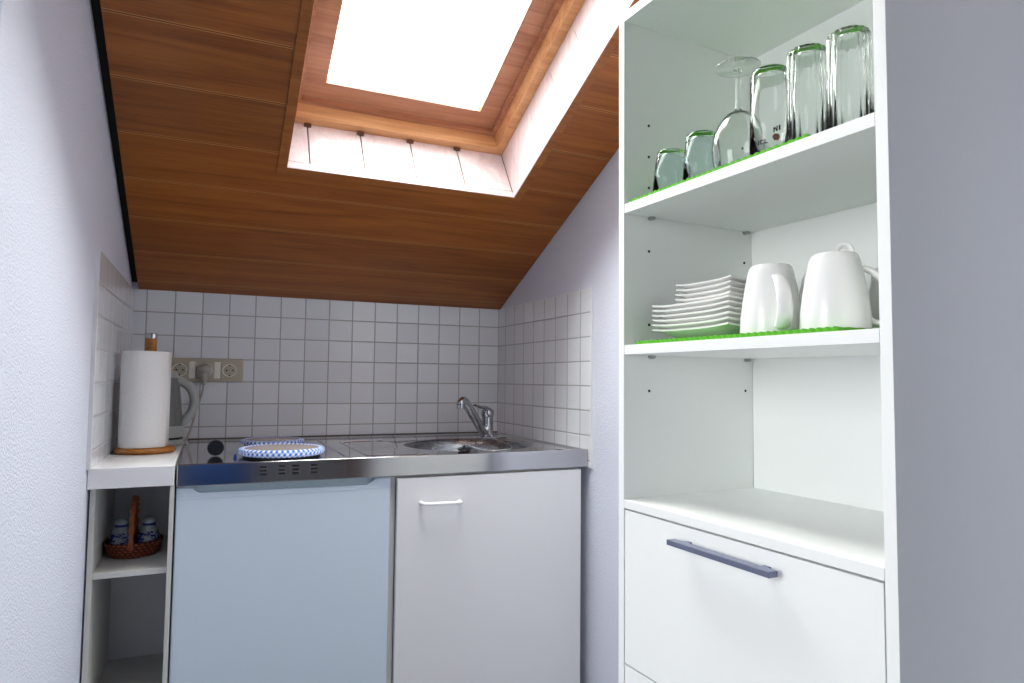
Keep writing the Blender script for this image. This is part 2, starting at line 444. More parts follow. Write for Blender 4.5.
quadslab(r, [P3(OX1 - 0.003, OS0, -0.003), P3(OX1 - 0.003, OS1, -0.003), P3(OX1 - 0.002, OS1, 0.016), P3(OX1 - 0.002, OS0, 0.016)], (0.005, 0, 0))
obj('edge_strip', r, M_reveal, win1, smooth=False)
for x in xs[1:-1]:
    r = nb(); y0, z0 = sl(OS0 - SPL + 0.002, DN - 0.008); box(r, x - 0.009, x + 0.009, y0 - 0.006, y0 + 0.006, z0 - 0.003, z0 + 0.006, 0.001)
    obj('board_clip', r, M_door, win1)
f = nb(); s0, s1 = OS0 - SPL, OS1 + SPL
def ring(bm, x0, x1, a0, a1, wd, n0, n1):
    slab(bm, x0, x1, a0, a0 + wd, n0, n1); slab(bm, x0, x1, a1 - wd, a1, n0, n1)
    slab(bm, x0, x0 + wd, a0 + wd, a1 - wd, n0, n1); slab(bm, x1 - wd, x1, a0 + wd, a1 - wd, n0, n1)
ring(f, OX0 - 0.012, OX1 + 0.012, s0 - 0.012, s1 + 0.012, 0.036, DN, DN + 0.045)
frame = obj('outer_frame', f, M_pine, win1, smooth=False)
f = nb(); ring(f, OX0 + 0.006, OX1 - 0.006, s0 + 0.006, s1 - 0.006, 0.030, DN + 0.045, DN + 0.075)
ring(f, OX0 + 0.006, OX1 - 0.006, s0 + 0.006, s1 - 0.006, 0.085, DN + 0.06, DN + 0.075)
sash = obj('sash', f, M_sash, win1, smooth=False)
p = nb(); slab(p, OX0 + 0.08, OX1 - 0.08, s0 + 0.08, s1 - 0.08, DN + 0.076, DN + 0.080); obj('pane', p, M_pane, sash, smooth=False)

# ------------------------------------------------------------------ steel worktop with sink
YF = -0.630
BX, BY, BR = 0.742, -0.385, 0.182
wt = thing('steel_worktop', 'brushed steel worktop with round sink bowl under the tiled wall', 'worktop')
t = nb()
def sheet(bm):
    """flat sheet at z=-0.004 with a round hole and a raised border"""
    zi = -0.004; x0, x1, y0, y1 = 0.014, 0.986, YF + 0.016, -0.03
    N = 72; ring1 = []; ringo = []
    ax0, ax1, ay0, ay1 = BX - 0.215, BX + 0.215, max(BY - 0.215, y0), BY + 0.215
    for i in range(N):
        a = 2 * PI * i / N; c, s = math.cos(a), math.sin(a)
        k = min((ax1 - BX) / abs(c) if abs(c) > 1e-9 else 9, ((ay1 - BY) if s > 0 else (BY - ay0)) / abs(s) if abs(s) > 1e-9 else 9)
        ringo.append(bm.verts.new((BX + k * c, BY + k * s, zi))); ring1.append((c, s))
    prev = ringo
    for rr, z in ((BR + 0.032, zi), (BR + 0.016, zi + 0.0024), (BR + 0.002, zi + 0.0028), (BR + 0.0005, zi + 0.0018)):
        cur = [bm.verts.new((BX + rr * c, BY + rr * s, z)) for c, s in ring1]
        for i in range(N): bm.faces.new((prev[i], prev[(i + 1) % N], cur[(i + 1) % N], cur[i]))
        prev = cur
    def q(a, b, c, d): bm.faces.new([bm.verts.new(p) for p in (a, b, c, d)])
    q((x0, y0, zi), (ax0, y0, zi), (ax0, y1, zi), (x0, y1, zi)); q((ax1, y0, zi), (x1, y0, zi), (x1, y1, zi), (ax1, y1, zi))
    if ay1 < y1: q((ax0, ay1, zi), (ax1, ay1, zi), (ax1, y1, zi), (ax0, y1, zi))
    if ay0 > y0 + 1e-6: q((ax0, y0, zi), (ax1, y0, zi), (ax1, ay0, zi), (ax0, ay0, zi))
    X0, X1, Y0, Y1 = 0.008, 0.993, YF + 0.009, -0.022
    for (a, b, c, d) in [((x0, y0), (x1, y0), (X1, Y0), (X0, Y0)), ((x1, y0), (x1, y1), (X1, Y1), (X1, Y0)), ((x1, y1), (x0, y1), (X0, Y1), (X1, Y1)), ((x0, y1), (x0, y0), (X0, Y0), (X0, Y1))]:
        q((*a, zi), (*b, zi), (*c, 0), (*d, 0))
    e = [(0.0008, YF + 0.002), (0.9995, YF + 0.002), (0.9995, -0.002), (0.0008, -0.002)]; i4 = [(X0, Y0), (X1, Y0), (X1, Y1), (X0, Y1)]
    for k in range(4): q((*i4[k], 0), (*i4[(k + 1) % 4], 0), (*e[(k + 1) % 4], 0), (*e[k], 0))
sheet(t); bmesh.ops.remove_doubles(t, verts=t.verts[:], dist=1e-5)
obj('worktop_sheet', t, M_steel, wt, angle=25)
t = nb(); box(t, 0.0008, 0.9995, YF, YF + 0.006, -0.0465, 0.0008, 0.0022, seg=3); box(t, 0.0008, 0.006, YF + 0.004, -0.003, -0.0465, -0.0005)
box(t, 0.0008, 0.9995, YF + 0.004, YF + 0.02, -0.0465, -0.0445)
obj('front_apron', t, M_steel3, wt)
t = nb()
box(t, 0.002, 0.998, -0.0065, -0.0005, -0.0005, 0.0032, 0.0008)  # back lip; the ceiling's dark reflection is put into its colour
obj('reflection_lip', t, M_lip_refl, wt, label='dark grey strip along the tiles, a painted ceiling reflection')
t = nb()
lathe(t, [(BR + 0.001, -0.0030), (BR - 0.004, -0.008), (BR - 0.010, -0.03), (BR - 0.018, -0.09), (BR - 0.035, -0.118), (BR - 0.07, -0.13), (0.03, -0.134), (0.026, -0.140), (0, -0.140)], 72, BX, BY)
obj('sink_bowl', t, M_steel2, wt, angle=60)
t = nb()                          # draining board: sunk panel and grooves
for k in range(6):
    y = -0.20 - 0.055 * k
    tube(t, [(0.44, y, -0.0042), (0.535 if k in (1, 2, 3, 4) else 0.56, y, -0.0042)], 0.003, 10, flat=(0.28, 1.6))
obj('drainer_ridges', t, M_steel, wt)
t = nb()
tube(t, [(0.418, -0.17, -0.0035), (0.418, -0.575, -0.0035), (0.53, -0.59, -0.0035)], 0.003, 8)
tube(t, [(0.365, -0.10, -0.0035), (0.365, -0.59, -0.0035)], 0.0028, 8)
tube(t, [(0.418, -0.17, -0.0035), (0.55, -0.15, -0.0035)], 0.003, 8)
obj('drainer_border', t, M_steel, wt)
for x in (0.1718, 0.2110, 0.2400, 0.2800):
    for z in (-0.0115, -0.0195, -0.0275):
        t = nb(); box(t, x - 0.0072, x + 0.0072, YF - 0.0006, YF + 0.003, z - 0.0019, z + 0.0019, 0.0006)
        obj('vent_slot', t, M_dark, wt)
for (x, y, R) in ((0.2240, -0.486, 0.088), (0.226, -0.200, 0.074)):
    t = nb(); lathe(t, [(0, 0.004), (R - 0.01, 0.004), (R, 0.001), (R + 0.002, -0.0045)], 48, x, y); obj('hot_plate', t, M_black, wt, label='dark round electric hot plate under a checked cover')
t = nb()                          # round dark dial near the left end
lathe(t, [(0, -0.0145), (0.0160, -0.0145), (0.0182, -0.012), (0.0188, 0.008), (0.0174, 0.0125), (0, 0.0135)], 40)
for v in t.verts: v.co = Vector((v.co.x, -v.co.z, v.co.y))
for v in t.verts: v.co += Vector((0.0765, -0.440, 0.0160))
dial = obj('control_dial', t, M_navy, wt, label='round dark navy dial')
t = nb(); lathe(t, [(0, 0.005), (0.0024, 0.0045), (0.0034, 0.002), (0.0038, -0.004)], 20, 0.1185, -0.497); obj('pilot_button', t, M_blue, wt, label='tiny blue button')

# hob covers with checked cloth rims
def hob_cover(x, y, R, hc, label):
    o = thing('hob_cover', label, 'hob cover', (x, y, 0.0005), 0.3, 'checked hob covers')
    t = nb(); lathe(t, [(0, hc - 0.0025), (R - 0.022, hc - 0.0025), (R - 0.014, hc - 0.0018)], 56); obj('cover_top', t, M_tin, o)
    t = nb()
    lathe(t, [(R - 0.016, hc - 0.0025), (R - 0.008, hc), (R - 0.001, hc - 0.0025), (R + 0.001, hc * 0.5), (R - 0.001, 0.003), (R - 0.006, 0.0005), (R - 0.010, 0.004)], 84,
          rf=lambda a, z: 1 + 0.006 * math.sin(31 * a + z * 300))
    obj('cloth_rim', t, check_mat('blue_check', R), o, label='blue and white checked cloth rim')
hob_cover(0.2240, -0.486, 0.0995, 0.0175, 'large round hob cover with blue checked rim at the worktop front edge')
hob_cover(0.226, -0.200, 0.085, 0.0130, 'small round hob cover with blue checked rim nearer the tiles')

# tap
fa = thing('mixer_tap', 'chrome single-lever mixer tap on the steel worktop beside the sink', 'tap', (0.879, -0.200, 0.0))
t = nb(); lathe(t, [(0, 0.0), (0.0235, 0.0), (0.0235, 0.004), (0.0185, 0.007), (0.0180, 0.012), (0.0185, 0.030), (0.0182, 0.064), (0.0195, 0.070), (0.0215, 0.076), (0.0205, 0.086), (0.012, 0.0925), (0, 0.094)], 40)
obj('tap_body', t, M_chrome, fa)
t = nb(); sp = smooth_path([(-0.008, -0.006, 0.014), (-0.024, -0.012, 0.026), (-0.062, -0.032, 0.074), (-0.091, -0.047, 0.110), (-0.103, -0.053, 0.1185), (-0.112, -0.058, 0.115), (-0.1145, -0.0595, 0.107)], 6)
tube(t, sp, [0.0122 + 0.0022 * math.sin(PI * i / (len(sp) - 1)) for i in range(len(sp))], 20); spout = obj('spout', t, M_chrome, fa, angle=60)
t = nb(); lathe(t, [(0, -0.011), (0.0095, -0.011), (0.0118, -0.010), (0.0120, 0.002), (0, 0.003)], 24, -0.1148, -0.0598, 0.106); obj('aerator', t, M_chrome, spout)
t = nb(); tube(t, smooth_path([(0.006, 0.0, 0.088), (-0.014, -0.009, 0.096), (-0.034, -0.024, 0.098), (-0.052, -0.036, 0.104), (-0.060, -0.042, 0.105)], 5), [0.011] * 8 + [0.0085] * 6 + [0.006] * 7, 14, flat=(0.55, 1.2)); obj('lever', t, M_chrome, fa, angle=60)

# plug and its chain
pl = thing('sink_plug', 'black rubber sink plug on a chain lying on the front sink rim', 'plug', (0.668, -0.560, 0.0005))
t = nb(); lathe(t, [(0, 0), (0.015, 0), (0.0178, 0.003), (0.0178, 0.006), (0.0145, 0.0075), (0.004, 0.008), (0.004, 0.0125), (0, 0.0135)], 32); obj('stopper', t, M_black, pl)
t = nb(); cp = smooth_path([(0.215, 0.345, 0.010), (0.190, 0.25, 0.006), (0.170, 0.14, 0.0052), (0.150, 0.035, 0.004), (0.120, -0.008, 0.001), (0.06, -0.005, 0.0), (0.012, 0.0, 0.013)], 7)
tube(t, cp, [0.0011 + 0.0005 * (i % 2) for i in range(len(cp))], 8); obj('chain', t, M_pin, pl)

# ------------------------------------------------------------------ fridge and sink cupboard
fr = thing('fridge', 'small white built-in fridge under the steel worktop', 'fridge', (0, 0, 0))
t = nb(); box(t, 0.006, 0.457, -0.585, -0.05, -0.745, -0.050, 0.003); obj('cabinet', t, M_fridge, fr)
t = nb()
# door with a trapezoid grip recess cut into its top edge
yF, yB = -0.622, -0.587; x0, x1, zt, zb = 0.0015, 0.4590, -0.0485, -0.715
outl = [(x0, zb), (x1, zb), (x1, zt), (0.4245, zt), (0.4060, -0.0655), (0.400, -0.0668), (0.048, -0.0642), (0.0415, -0.0625), (0.0325, zt), (x0, zt)]
prism(t, outl, yF, yB, lambda u, v, d: (u, d, v))
bmesh.ops.bevel(t, geom=[e for e in t.edges if abs(e.verts[0].co.y - e.verts[1].co.y) < 1e-6 and e.verts[0].co.y < yF + 0.001], offset=0.0025, segments=2, affect='EDGES')
door = obj('door', t, M_fridge, fr)
t = nb(); box(t, 0.030, 0.428, yF + 0.012, yB, -0.070, -0.0487, 0.002); obj('grip_recess', t, M_fridge2, door)
t = nb(); box(t, x0 + 0.001, x1 - 0.001, yF - 0.0008, yF + 0.002, -0.0745, -0.0728, 0.0003); obj('door_seam', t, M_fridge2, door)
t = nb(); box(t, 0.02, 0.44, -0.56, -0.1, -0.8, -0.744); obj('plinth', t, M_grey_dk, fr)

cu = thing('sink_cupboard', 'white sink cupboard with one door right of the fridge', 'cupboard')
t = nb(); box(t, 0.461, 0.4735, -0.612, -0.03, -0.74, -0.047, 0.001); box(t, 0.966, 0.979, -0.612, -0.03, -0.74, -0.047, 0.001)
box(t, 0.4735, 0.966, -0.612, -0.03, -0.74, -0.725); box(t, 0.4735, 0.966, -0.612, -0.56, -0.062, -0.047); box(t, 0.4735, 0.966, -0.035, -0.03, -0.725, -0.062)
obj('carcass', t, M_lam_g, cu)
t = nb(); box(t, 0.4750, 0.9785, -0.6275, -0.6130, -0.735, -0.0525, 0.0012); cdoor = obj('door', t, M_lam, cu)
t = nb(); tube(t, smooth_path([(0.533, -0.626, -0.1135), (0.535, -0.640, -0.1135), (0.542, -0.648, -0.1137), (0.582, -0.650, -0.1145), (0.623, -0.648, -0.1153), (0.630, -0.640, -0.1155), (0.632, -0.626, -0.1155)], 5), 0.0047, 12); obj('handle', t, M_plastic, cdoor, label='slim white bow handle')
t = nb(); box(t, 0.47, 0.97, -0.57, -0.55, -0.8, -0.741); obj('plinth', t, M_grey_dk, cu)

# ------------------------------------------------------------------ open corner cabinet
oc = thing('open_cabinet', 'narrow open white cabinet in the left corner beside the fridge', 'cabinet')
t = nb(); box(t, -0.1563, -0.0028, -0.650, -0.002, -0.0395, 0.0015, 0.0015); obj('top_board', t, M_lam, oc)
for a, bb in ((-0.1535, -0.1440), (-0.0108, -0.0020)):
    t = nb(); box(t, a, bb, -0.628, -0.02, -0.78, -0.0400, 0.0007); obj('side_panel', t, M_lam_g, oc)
t = nb(); box(t, -0.1439, -0.0110, -0.30, -0.292, -0.78, -0.041); obj('back_panel', t, M_lam, oc)
for z in (-0.212, -0.50, -0.775):
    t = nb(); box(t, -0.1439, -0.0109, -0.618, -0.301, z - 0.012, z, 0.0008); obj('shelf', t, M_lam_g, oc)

# basket and two shakers
SH = -0.212
ba = thing('wicker_basket', 'small red-brown wicker basket with tall handle in the open cabinet', 'basket', (-0.0865, -0.468, SH + 0.0005))
t = nb(); ell = lambda a, z: 1.0
prof = [(0, 0.001), (0.048, 0.0), (0.052, 0.004), (0.055, 0.014), (0.058, 0.026), (0.0595, 0.0315), (0.0560, 0.033), (0.0525, 0.026), (0.049, 0.010), (0.0, 0.007)]
lathe(t, prof, 56, rf=lambda a, z: (1 + 0.06 * abs(math.sin(a))) * (1 + 0.012 * math.sin(17 * a + (0 if int(z / 0.0065) % 2 else PI))))
obj('bowl', t, M_wicker, ba, angle=80)
t = nb(); R = 0.0575
for k in range(2):
    ph = k * PI
    pts = []
    for i in range(81):
        a = PI * i / 80; tw = 13 * a + ph
        y = -R * 1.05 * math.cos(a); z = 0.020 + 0.104 * math.sin(a) ** 0.62
        pts.append((0.0029 * math.cos(tw), y + 0.0029 * math.sin(tw) * abs(math.sin(a)), z + 0.0029 * math.sin(tw) * abs(math.cos(a))))
    tube(t, pts, 0.0035, 10)
obj('handle', t, M_wicker_h, ba, angle=80)
def shaker(x, y, label):
    o = thing('pottery_shaker', label, 'shaker', (x, y, SH + 0.0085), 0.0, 'pottery shakers in the basket')
    t = nb(); lathe(t, [(0, 0), (0.0215, 0), (0.0245, 0.004), (0.0250, 0.014), (0.0228, 0.028), (0.0178, 0.042), (0.0135, 0.051), (0.0132, 0.054), (0.0142, 0.057)], 36); obj('jar', t, M_shaker, o, angle=80)
    t = nb(); lathe(t, [(0.0142, 0.0570), (0.0145, 0.061), (0.0120, 0.0655), (0.006, 0.0685), (0, 0.069)], 36); obj('dome_top', t, M_shaker, o, angle=80)
shaker(-0.1120, -0.462, 'grey-blue pottery shaker left of the basket handle')
shaker(-0.0565, -0.462, 'grey-blue pottery shaker right of the basket handle')

# ------------------------------------------------------------------ paper towels, kettle
TX, TY = -0.0790, -0.357
ho = thing('paper_towel_holder', 'round wooden paper towel holder with steel-capped post on the corner cabinet', 'paper towel holder', (TX, TY, 0.0018))
t = nb(); lathe(t, [(0, 0), (0.062, 0), (0.0668, 0.004), (0.0668, 0.008), (0.062, 0.0135), (0, 0.014)], 56); obj('base', t, M_oak, ho, angle=50)
t = nb(); lathe(t, [(0, 0.0135), (0.0132, 0.0135), (0.0132, 0.276), (0, 0.276)], 28, 0.0035, 0); obj('post', t, M_oak, ho)
t = nb(); lathe(t, [(0.0134, 0.2755), (0.0138, 0.276), (0.0138, 0.287), (0.012, 0.2885), (0, 0.2885)], 28, 0.0035, 0); obj('post_cap', t, M_chrome, ho, label='polished steel cap')
ro = thing('paper_towel_roll', 'white roll of paper towels on the wooden holder', 'paper towels', (TX - 0.0055, TY, 0.0160))
t = nb(); RR = 0.0530; HH = 0.2295
spir = []
lathe(t, [(0.0256, HH), (RR - 0.001, HH), (RR, HH - 0.001), (RR, 0.001), (RR - 0.001, 0.0), (0.0256, 0.0)], 72, rf=lambda a, z: 1 + 0.004 * math.sin(3 * a + 1) + 0.003 * math.sin(7 * a + z * 8), closed=True)
obj('paper', t, M_paper, ro, angle=40)
t = nb(); lathe(t, [(0.0235, 0.0), (0.0255, 0.0), (0.0255, HH), (0.0235, HH)], 32, closed=True); obj('cardboard_core', t, mat('cardboard', lin(176, 150, 118), 0.9), ro)
t = nb()
NN = 16
for i in range(NN): pass
A = []; 
for i in range(NN + 1):
    a = -0.35 + 0.55 * i / NN; rr = RR + 0.0008 + 0.0022 * (i / NN) ** 2
    A.append((t.verts.new((rr * math.cos(a), rr * math.sin(a), 0.001)), t.verts.new((rr * math.cos(a), rr * math.sin(a), HH - 0.001))))
for p0, p1 in zip(A, A[1:]): t.faces.new((p0[0], p1[0], p1[1], p0[1]))
sheetp = obj('loose_sheet', t, M_paper, ro)
sm = sheetp.modifiers.new('thick', 'SOLIDIFY'); sm.thickness = 0.0006

KX, KY = -0.0735, -0.175
ke = thing('kettle', 'grey electric kettle with big loop handle behind the paper roll', 'kettle', (KX, KY, 0.002))
t = nb(); lathe(t, [(0, 0.0), (0.071, 0.0), (0.072, 0.004), (0.071, 0.016), (0, 0.017)], 48); obj('power_base', t, M_grey_pl, ke)
t = nb(); lathe(t, [(0.068, 0.0165), (0.0705, 0.017), (0.0705, 0.021), (0.068, 0.0215)], 48, closed=True); obj('seal_ring', t, M_black, ke)
t = nb(); lathe(t, [(0, 0.020), (0.069, 0.020), (0.0705, 0.026), (0.069, 0.06), (0.064, 0.12), (0.058, 0.165), (0.054, 0.180), (0, 0.181)], 48); obj('jug', t, M_grey_dk, ke)
t = nb(); lathe(t, [(0.0705, 0.022), (0.0725, 0.026), (0.0715, 0.050), (0.069, 0.052)], 48); obj('jug_band', t, M_grey_pl, ke)
t = nb(); lathe(t, [(0.0545, 0.180), (0.0555, 0.186), (0.050, 0.196), (0.020, 0.203), (0, 0.204)], 48); lid = obj('lid', t, M_grey_pl, ke)
t = nb(); box(t, -0.012, 0.012, -0.008, 0.008, 0.202, 0.211, 0.003); obj('lid_knob', t, M_grey_dk, lid)
t = nb(); hp = smooth_path([(0.035, 0, 0.173), (0.058, 0, 0.171), (0.081, 0, 0.157), (0.094, 0, 0.131), (0.094, 0, 0.103), (0.083, 0, 0.077), (0.066, 0, 0.061), (0.050, 0, 0.056)], 6)
tube(t, hp, 0.0122, 16, flat=(1.0, 1.15), upv=(1, 0, 0)); obj('handle', t, M_grey_pl, ke, angle=60)
t = nb(); prism(t, [(-0.05, 0.176), (-0.074, 0.178), (-0.066, 0.15), (-0.058, 0.13)], -0.016, 0.016, lambda u, v, d: (u, d, v)); obj('spout', t, M_grey_pl, ke)

# ------------------------------------------------------------------ sockets, plug, cord
so_ = thing('socket_strip', 'beige triple wall socket on the tiles behind the kettle', 'wall socket', (0.0447, -0.0005, 0.2055))
t = nb(); box(t, -0.1055, 0.1055, -0.0095, 0.0, -0.0355, 0.0355, 0.0035, seg=3); obj('frame', t, M_beige, so_)
for k in (-0.5, 0.5):
    t = nb(); box(t, k * 0.0679 - 0.0085, k * 0.0679 + 0.0085, -0.0112, -0.008, -0.025, 0.025, 0.001); obj('bridge_plate', t, M_beige_l, so_)
for k in (-1, 0, 1):
    cx = k * 0.0679
    t = nb(); box(t, cx - 0.0255, cx + 0.0255, -0.0125, -0.008, -0.0265, 0.0265, 0.003, seg=3); s = obj('socket', t, M_beige, so_)
    t = nb(); lathe(t, [(0.0205, 0.0), (0.0205, 0.0018), (0.0185, 0.0018), (0.0175, -0.001), (0, -0.001)], 40)
    for v in t.verts: v.co = Vector((cx + v.co.x, -0.0125 - v.co.z, v.co.y * 0.92))
    obj('socket_well', t, M_beige_l, s)
    t = nb()
    for dx in (-0.0085, 0.0085):
        u = len(t.verts); lathe(t, [(0, 0.0012), (0.0026, 0.0012), (0.0026, -0.002), (0, -0.002)], 14, dx, 0)
    for zz in (-0.0165, 0.0165): box(t, -0.0022, 0.0022, zz - 0.0022, zz + 0.0022, -0.002, 0.0022)
    for v in t.verts: v.co = Vector((cx + v.co.x, -0.0125 - v.co.z, v.co.y * 0.92))
    obj('contact_holes', t, M_black, s)
pg = thing('power_plug', 'pale plug with grey cord in the middle wall socket', 'plug', (0.0447, -0.0135, 0.2055))
t = nb(); tube(t, [(0, 0, 0), (0, -0.010, 0), (0, -0.022, -0.001), (0, -0.030, -0.004), (0, -0.033, -0.006)], [0.0185, 0.0185, 0.017, 0.012, 0.004], 28); 
tube(t, smooth_path([(0, -0.018, -0.006), (0, -0.022, -0.020), (-0.001, -0.022, -0.034), (-0.002, -0.021, -0.043)], 4), [0.0105] * 4 + [0.0085] * 4 + [0.0062] * 4 + [0.0050], 16)
obj('plug_body', t, M_plug, pg, angle=50)
t = nb(); tube(t, smooth_path([(-0.002, -0.021, -0.040), (-0.006, -0.022, -0.070), (-0.018, -0.030, -0.115), (-0.030, -0.05, -0.165), (-0.040, -0.09, -0.196), (-0.050, -0.12, -0.2000)], 8), 0.0031, 10); obj('cord', t, M_plug, pg)

# ------------------------------------------------------------------ tall open unit on the right (local x = depth, y = along the front away from the viewer)
UL, UD, PT = 0.4361, 0.2955, 0.0140
UX, UY, UR = 0.6943, -1.7316, 0.06053
ZTOP = 0.80
un = thing('shelf_unit', 'tall white open shelf unit with drawers against the right wall', 'shelf unit', (UX, UY, 0), UR)
for a, bb in ((-PT, 0.0), (UL, UL + PT)):
    t = nb(); box(t, 0, UD, a, bb, -0.80, ZTOP, 0.0007); obj('side_panel', t, M_lam2, un)
t = nb(); box(t, UD - 0.006, UD - 0.001, 0.0004, UL - 0.0012, -0.78, ZTOP - 0.016); obj('back_panel', t, M_lam2, un)
Z1, Z2, Z3 = 0.4602, 0.2284, -0.0168
TH, TH3 = 0.0154, 0.0135
for z, th in ((Z1, TH), (Z2, TH)):
    t = nb(); box(t, 0.0003, UD - 0.0065, 0.0006, UL - 0.0006, z, z + th, 0.0007); obj('shelf', t, M_lam2, un)
t = nb(); box(t, 0, UD - 0.0065, 0.0003, UL - 0.0003, Z3, Z3 + TH3, 0.0006); obj('bottom_board', t, M_lam2, un)
t = nb(); box(t, 0, UD - 0.0065, 0.0003, UL - 0.0003, ZTOP - 0.0155, ZTOP, 0.0006); obj('top_board', t, M_lam2, un)
t = nb(); box(t, 0.02, UD - 0.02, 0.0003, UL - 0.0003, -0.79, -0.735); obj('plinth', t, M_lam2, un)
for z0, z1 in ((-0.258, -0.0195), (-0.492, -0.2605), (-0.730, -0.4945)):
    t = nb(); box(t, 0.0005, 0.015, 0.0018, UL - 0.0018, z0, z1, 0.0008); box(t, 0.015, UD - 0.03, 0.012, UL - 0.012, z0 + 0.02, z1 - 0.04)
    dr = obj('drawer', t, M_lam2, un)
    t = nb(); zc = z1 - 0.0215; box(t, -0.0225, -0.0075, 0.128, 0.3085, zc - 0.0037, zc + 0.0037, 0.0008)
    for y in (0.15, 0.287): box(t, -0.010, 0.001, y - 0.005, y + 0.005, zc - 0.003, zc + 0.003)
    obj('handle', t, M_slate, dr, label='slate grey bar handle')
def hole(v, z, w=UL, sgn=-1):
    t = nb(); lathe(t, [(0, 0.0006), (0.0023, 0.0006), (0.0023, -0.003), (0, -0.003)], 14)
    for q in t.verts: q.co = Vector((v + q.co.x, w + sgn * q.co.z, z + q.co.y))
    return obj('peg_hole', t, M_hole, un)
for z in (0.510, 0.5630, 0.6165, 0.4025, 0.2793, 0.1698):
    hole(0.0515, z); 
    if z != 0.2793: hole(0.2715, z + 0.0005)
for z in (Z1, Z2):
    for v in (0.054, 0.2735):
        for w_, sg in ((UL, -1), (0.0, 1)):
            t = nb(); lathe(t, [(0, 0.0), (0.0028, 0.0), (0.0028, 0.010), (0, 0.010)], 14)
            for q in t.verts: q.co = Vector((v + q.co.x, w_ + sg * q.co.z, z - 0.0028 + q.co.y))
            box(t, v - 0.0045, v + 0.0045, min(w_, w_ + sg * 0.009), max(w_, w_ + sg * 0.009), z - 0.0045, z - 0.0003)
            obj('shelf_pin', t, M_pin, un)

UM = Matrix.Translation((UX, UY, 0)) @ Matrix.Rotation(UR, 4, 'Z')
def U(v, w, z): p = UM @ Vector((v, w, z)); return (p.x, p.y, p.z)

# green knobbly mats
def green_mat(z, w0, w1, label):
    o = tag(bpy.data.objects.new('shelf_mat', None), label, 'shelf mat', 'green shelf mats')
    bpy.data.objects.remove(o)
    t = nb(); nx, ny = 22, 150; v0, v1 = 0.004, 0.272
    top = []; bot = []
    for i in range(nx + 1):
        ra, rb = [], []
        for j in range(ny + 1):
            v = v0 + (v1 - v0) * i / nx; w = w0 + (w1 - w0) * j / ny
            e = 0.0016 * abs(math.sin(PI * (w - w0) / 0.0105))
            if i == 0: v -= e - 0.0016
            h = 0.0042 + 0.0018 * abs(math.sin(PI * (w - w0) / 0.0105)) * (0.6 + 0.4 * abs(math.sin(PI * (v - v0) / 0.0244 + PI / 2)))
            ra.append(t.verts.new((v, w, h))); rb.append(t.verts.new((v, w, 0.0003)))
        top.append(ra); bot.append(rb)
    for i in range(nx):
        for j in range(ny):
            t.faces.new((top[i][j], top[i + 1][j], top[i + 1][j + 1], top[i][j + 1])); t.faces.new((bot[i][j], bot[i][j + 1], bot[i + 1][j + 1], bot[i + 1][j]))
    for i in range(nx):
        for j in (0, ny): t.faces.new((top[i][j], top[i + 1][j], bot[i + 1][j], bot[i][j]))
    for j in range(ny):
        for i in (0, nx): t.faces.new((top[i][j], top[i][j + 1], bot[i][j + 1], bot[i][j]))
    m = obj('shelf_mat', t, M_green, None, angle=70); m.location = (UX, UY, z); m.rotation_euler = (0, 0, UR)
    return tag(m, label, 'shelf mat', 'green shelf mats')
green_mat(Z1 + TH, 0.086, 0.4280, 'bright green knobbly mat under the drinking glasses')
green_mat(Z2 + TH, 0.050, 0.4130, 'bright green knobbly mat under the plates and mugs')
ZS1, ZS2 = Z1 + TH + 0.0060, Z2 + TH + 0.0060

# plates
def plate_mesh(side, rise, name):
    t = nb(); N = 20; hs = side / 2; th = 0.0028
    def h(a, b):
        m = (abs(a) ** 6 + abs(b) ** 6) ** (1 / 6.0); k = min(1.0, max(0.0, (m - 0.55) / 0.45))
        cor = (abs(a) * abs(b)) ** 3
        return rise * k ** 1.25 + 0.0035 * cor
    def xy(a, b): k = 1 - 0.02 * (a * b) ** 2; return a * hs * k, b * hs * k
    T, B = [], []
    for i in range(N + 1):
        ra, rb = [], []
        for j in range(N + 1):
            a, b = 2 * i / N - 1, 2 * j / N - 1; x, y = xy(a, b); z = h(a, b)
            ra.append(t.verts.new((x, y, z + th))); rb.append(t.verts.new((x, y, z)))
        T.append(ra); B.append(rb)
    for i in range(N):
        for j in range(N):
            t.faces.new((T[i][j], T[i + 1][j], T[i + 1][j + 1], T[i][j + 1])); t.faces.new((B[i][j], B[i][j + 1], B[i + 1][j + 1], B[i + 1][j]))
        t.faces.new((T[i][0], B[i][0], B[i + 1][0], T[i + 1][0])); t.faces.new((T[i][N], T[i + 1][N], B[i + 1][N], B[i][N]))
        t.faces.new((T[0][i], T[0][i + 1], B[0][i + 1], B[0][i])); t.faces.new((T[N][i], B[N][i], B[N][i + 1], T[N][i + 1]))
    bmesh.ops.recalc_face_normals(t, faces=t.faces[:])
    me = bpy.data.meshes.new(name); t.to_mesh(me); t.free(); me.materials.append(M_porc_w)
    for p in me.polygons: p.use_smooth = True
    me.set_sharp_from_angle(angle=math.radians(50))
    return me
ORD = ['bottom', 'second from bottom', 'third from bottom', 'third from top', 'second from top', 'topmost']
big = plate_mesh(0.166, 0.0130, 'large_plate'); small = plate_mesh(0.118, 0.0110, 'small_plate')
PITCH = 0.00765
proto = bpy.data.objects.new('square_plate', big); pz = ZS2 + 0.0004
rp = random.Random(2)
for k in range(6):
    o = proto if k == 0 else proto.copy(); COL.objects.link(o)
    o.location = U(0.030 + 0.083 + rp.uniform(-.001, .001), 0.3220 + rp.uniform(-.0012, .0012), pz + k * PITCH); o.rotation_euler = (0, 0, UR + rp.uniform(-.008, .008))
    tag(o, f'large square white plate, {ORD[k]} of the six large ones in the stack', 'plate', 'large square plates')
zs = pz + 5 * PITCH + 0.0036
proto2 = bpy.data.objects.new('square_plate', small)
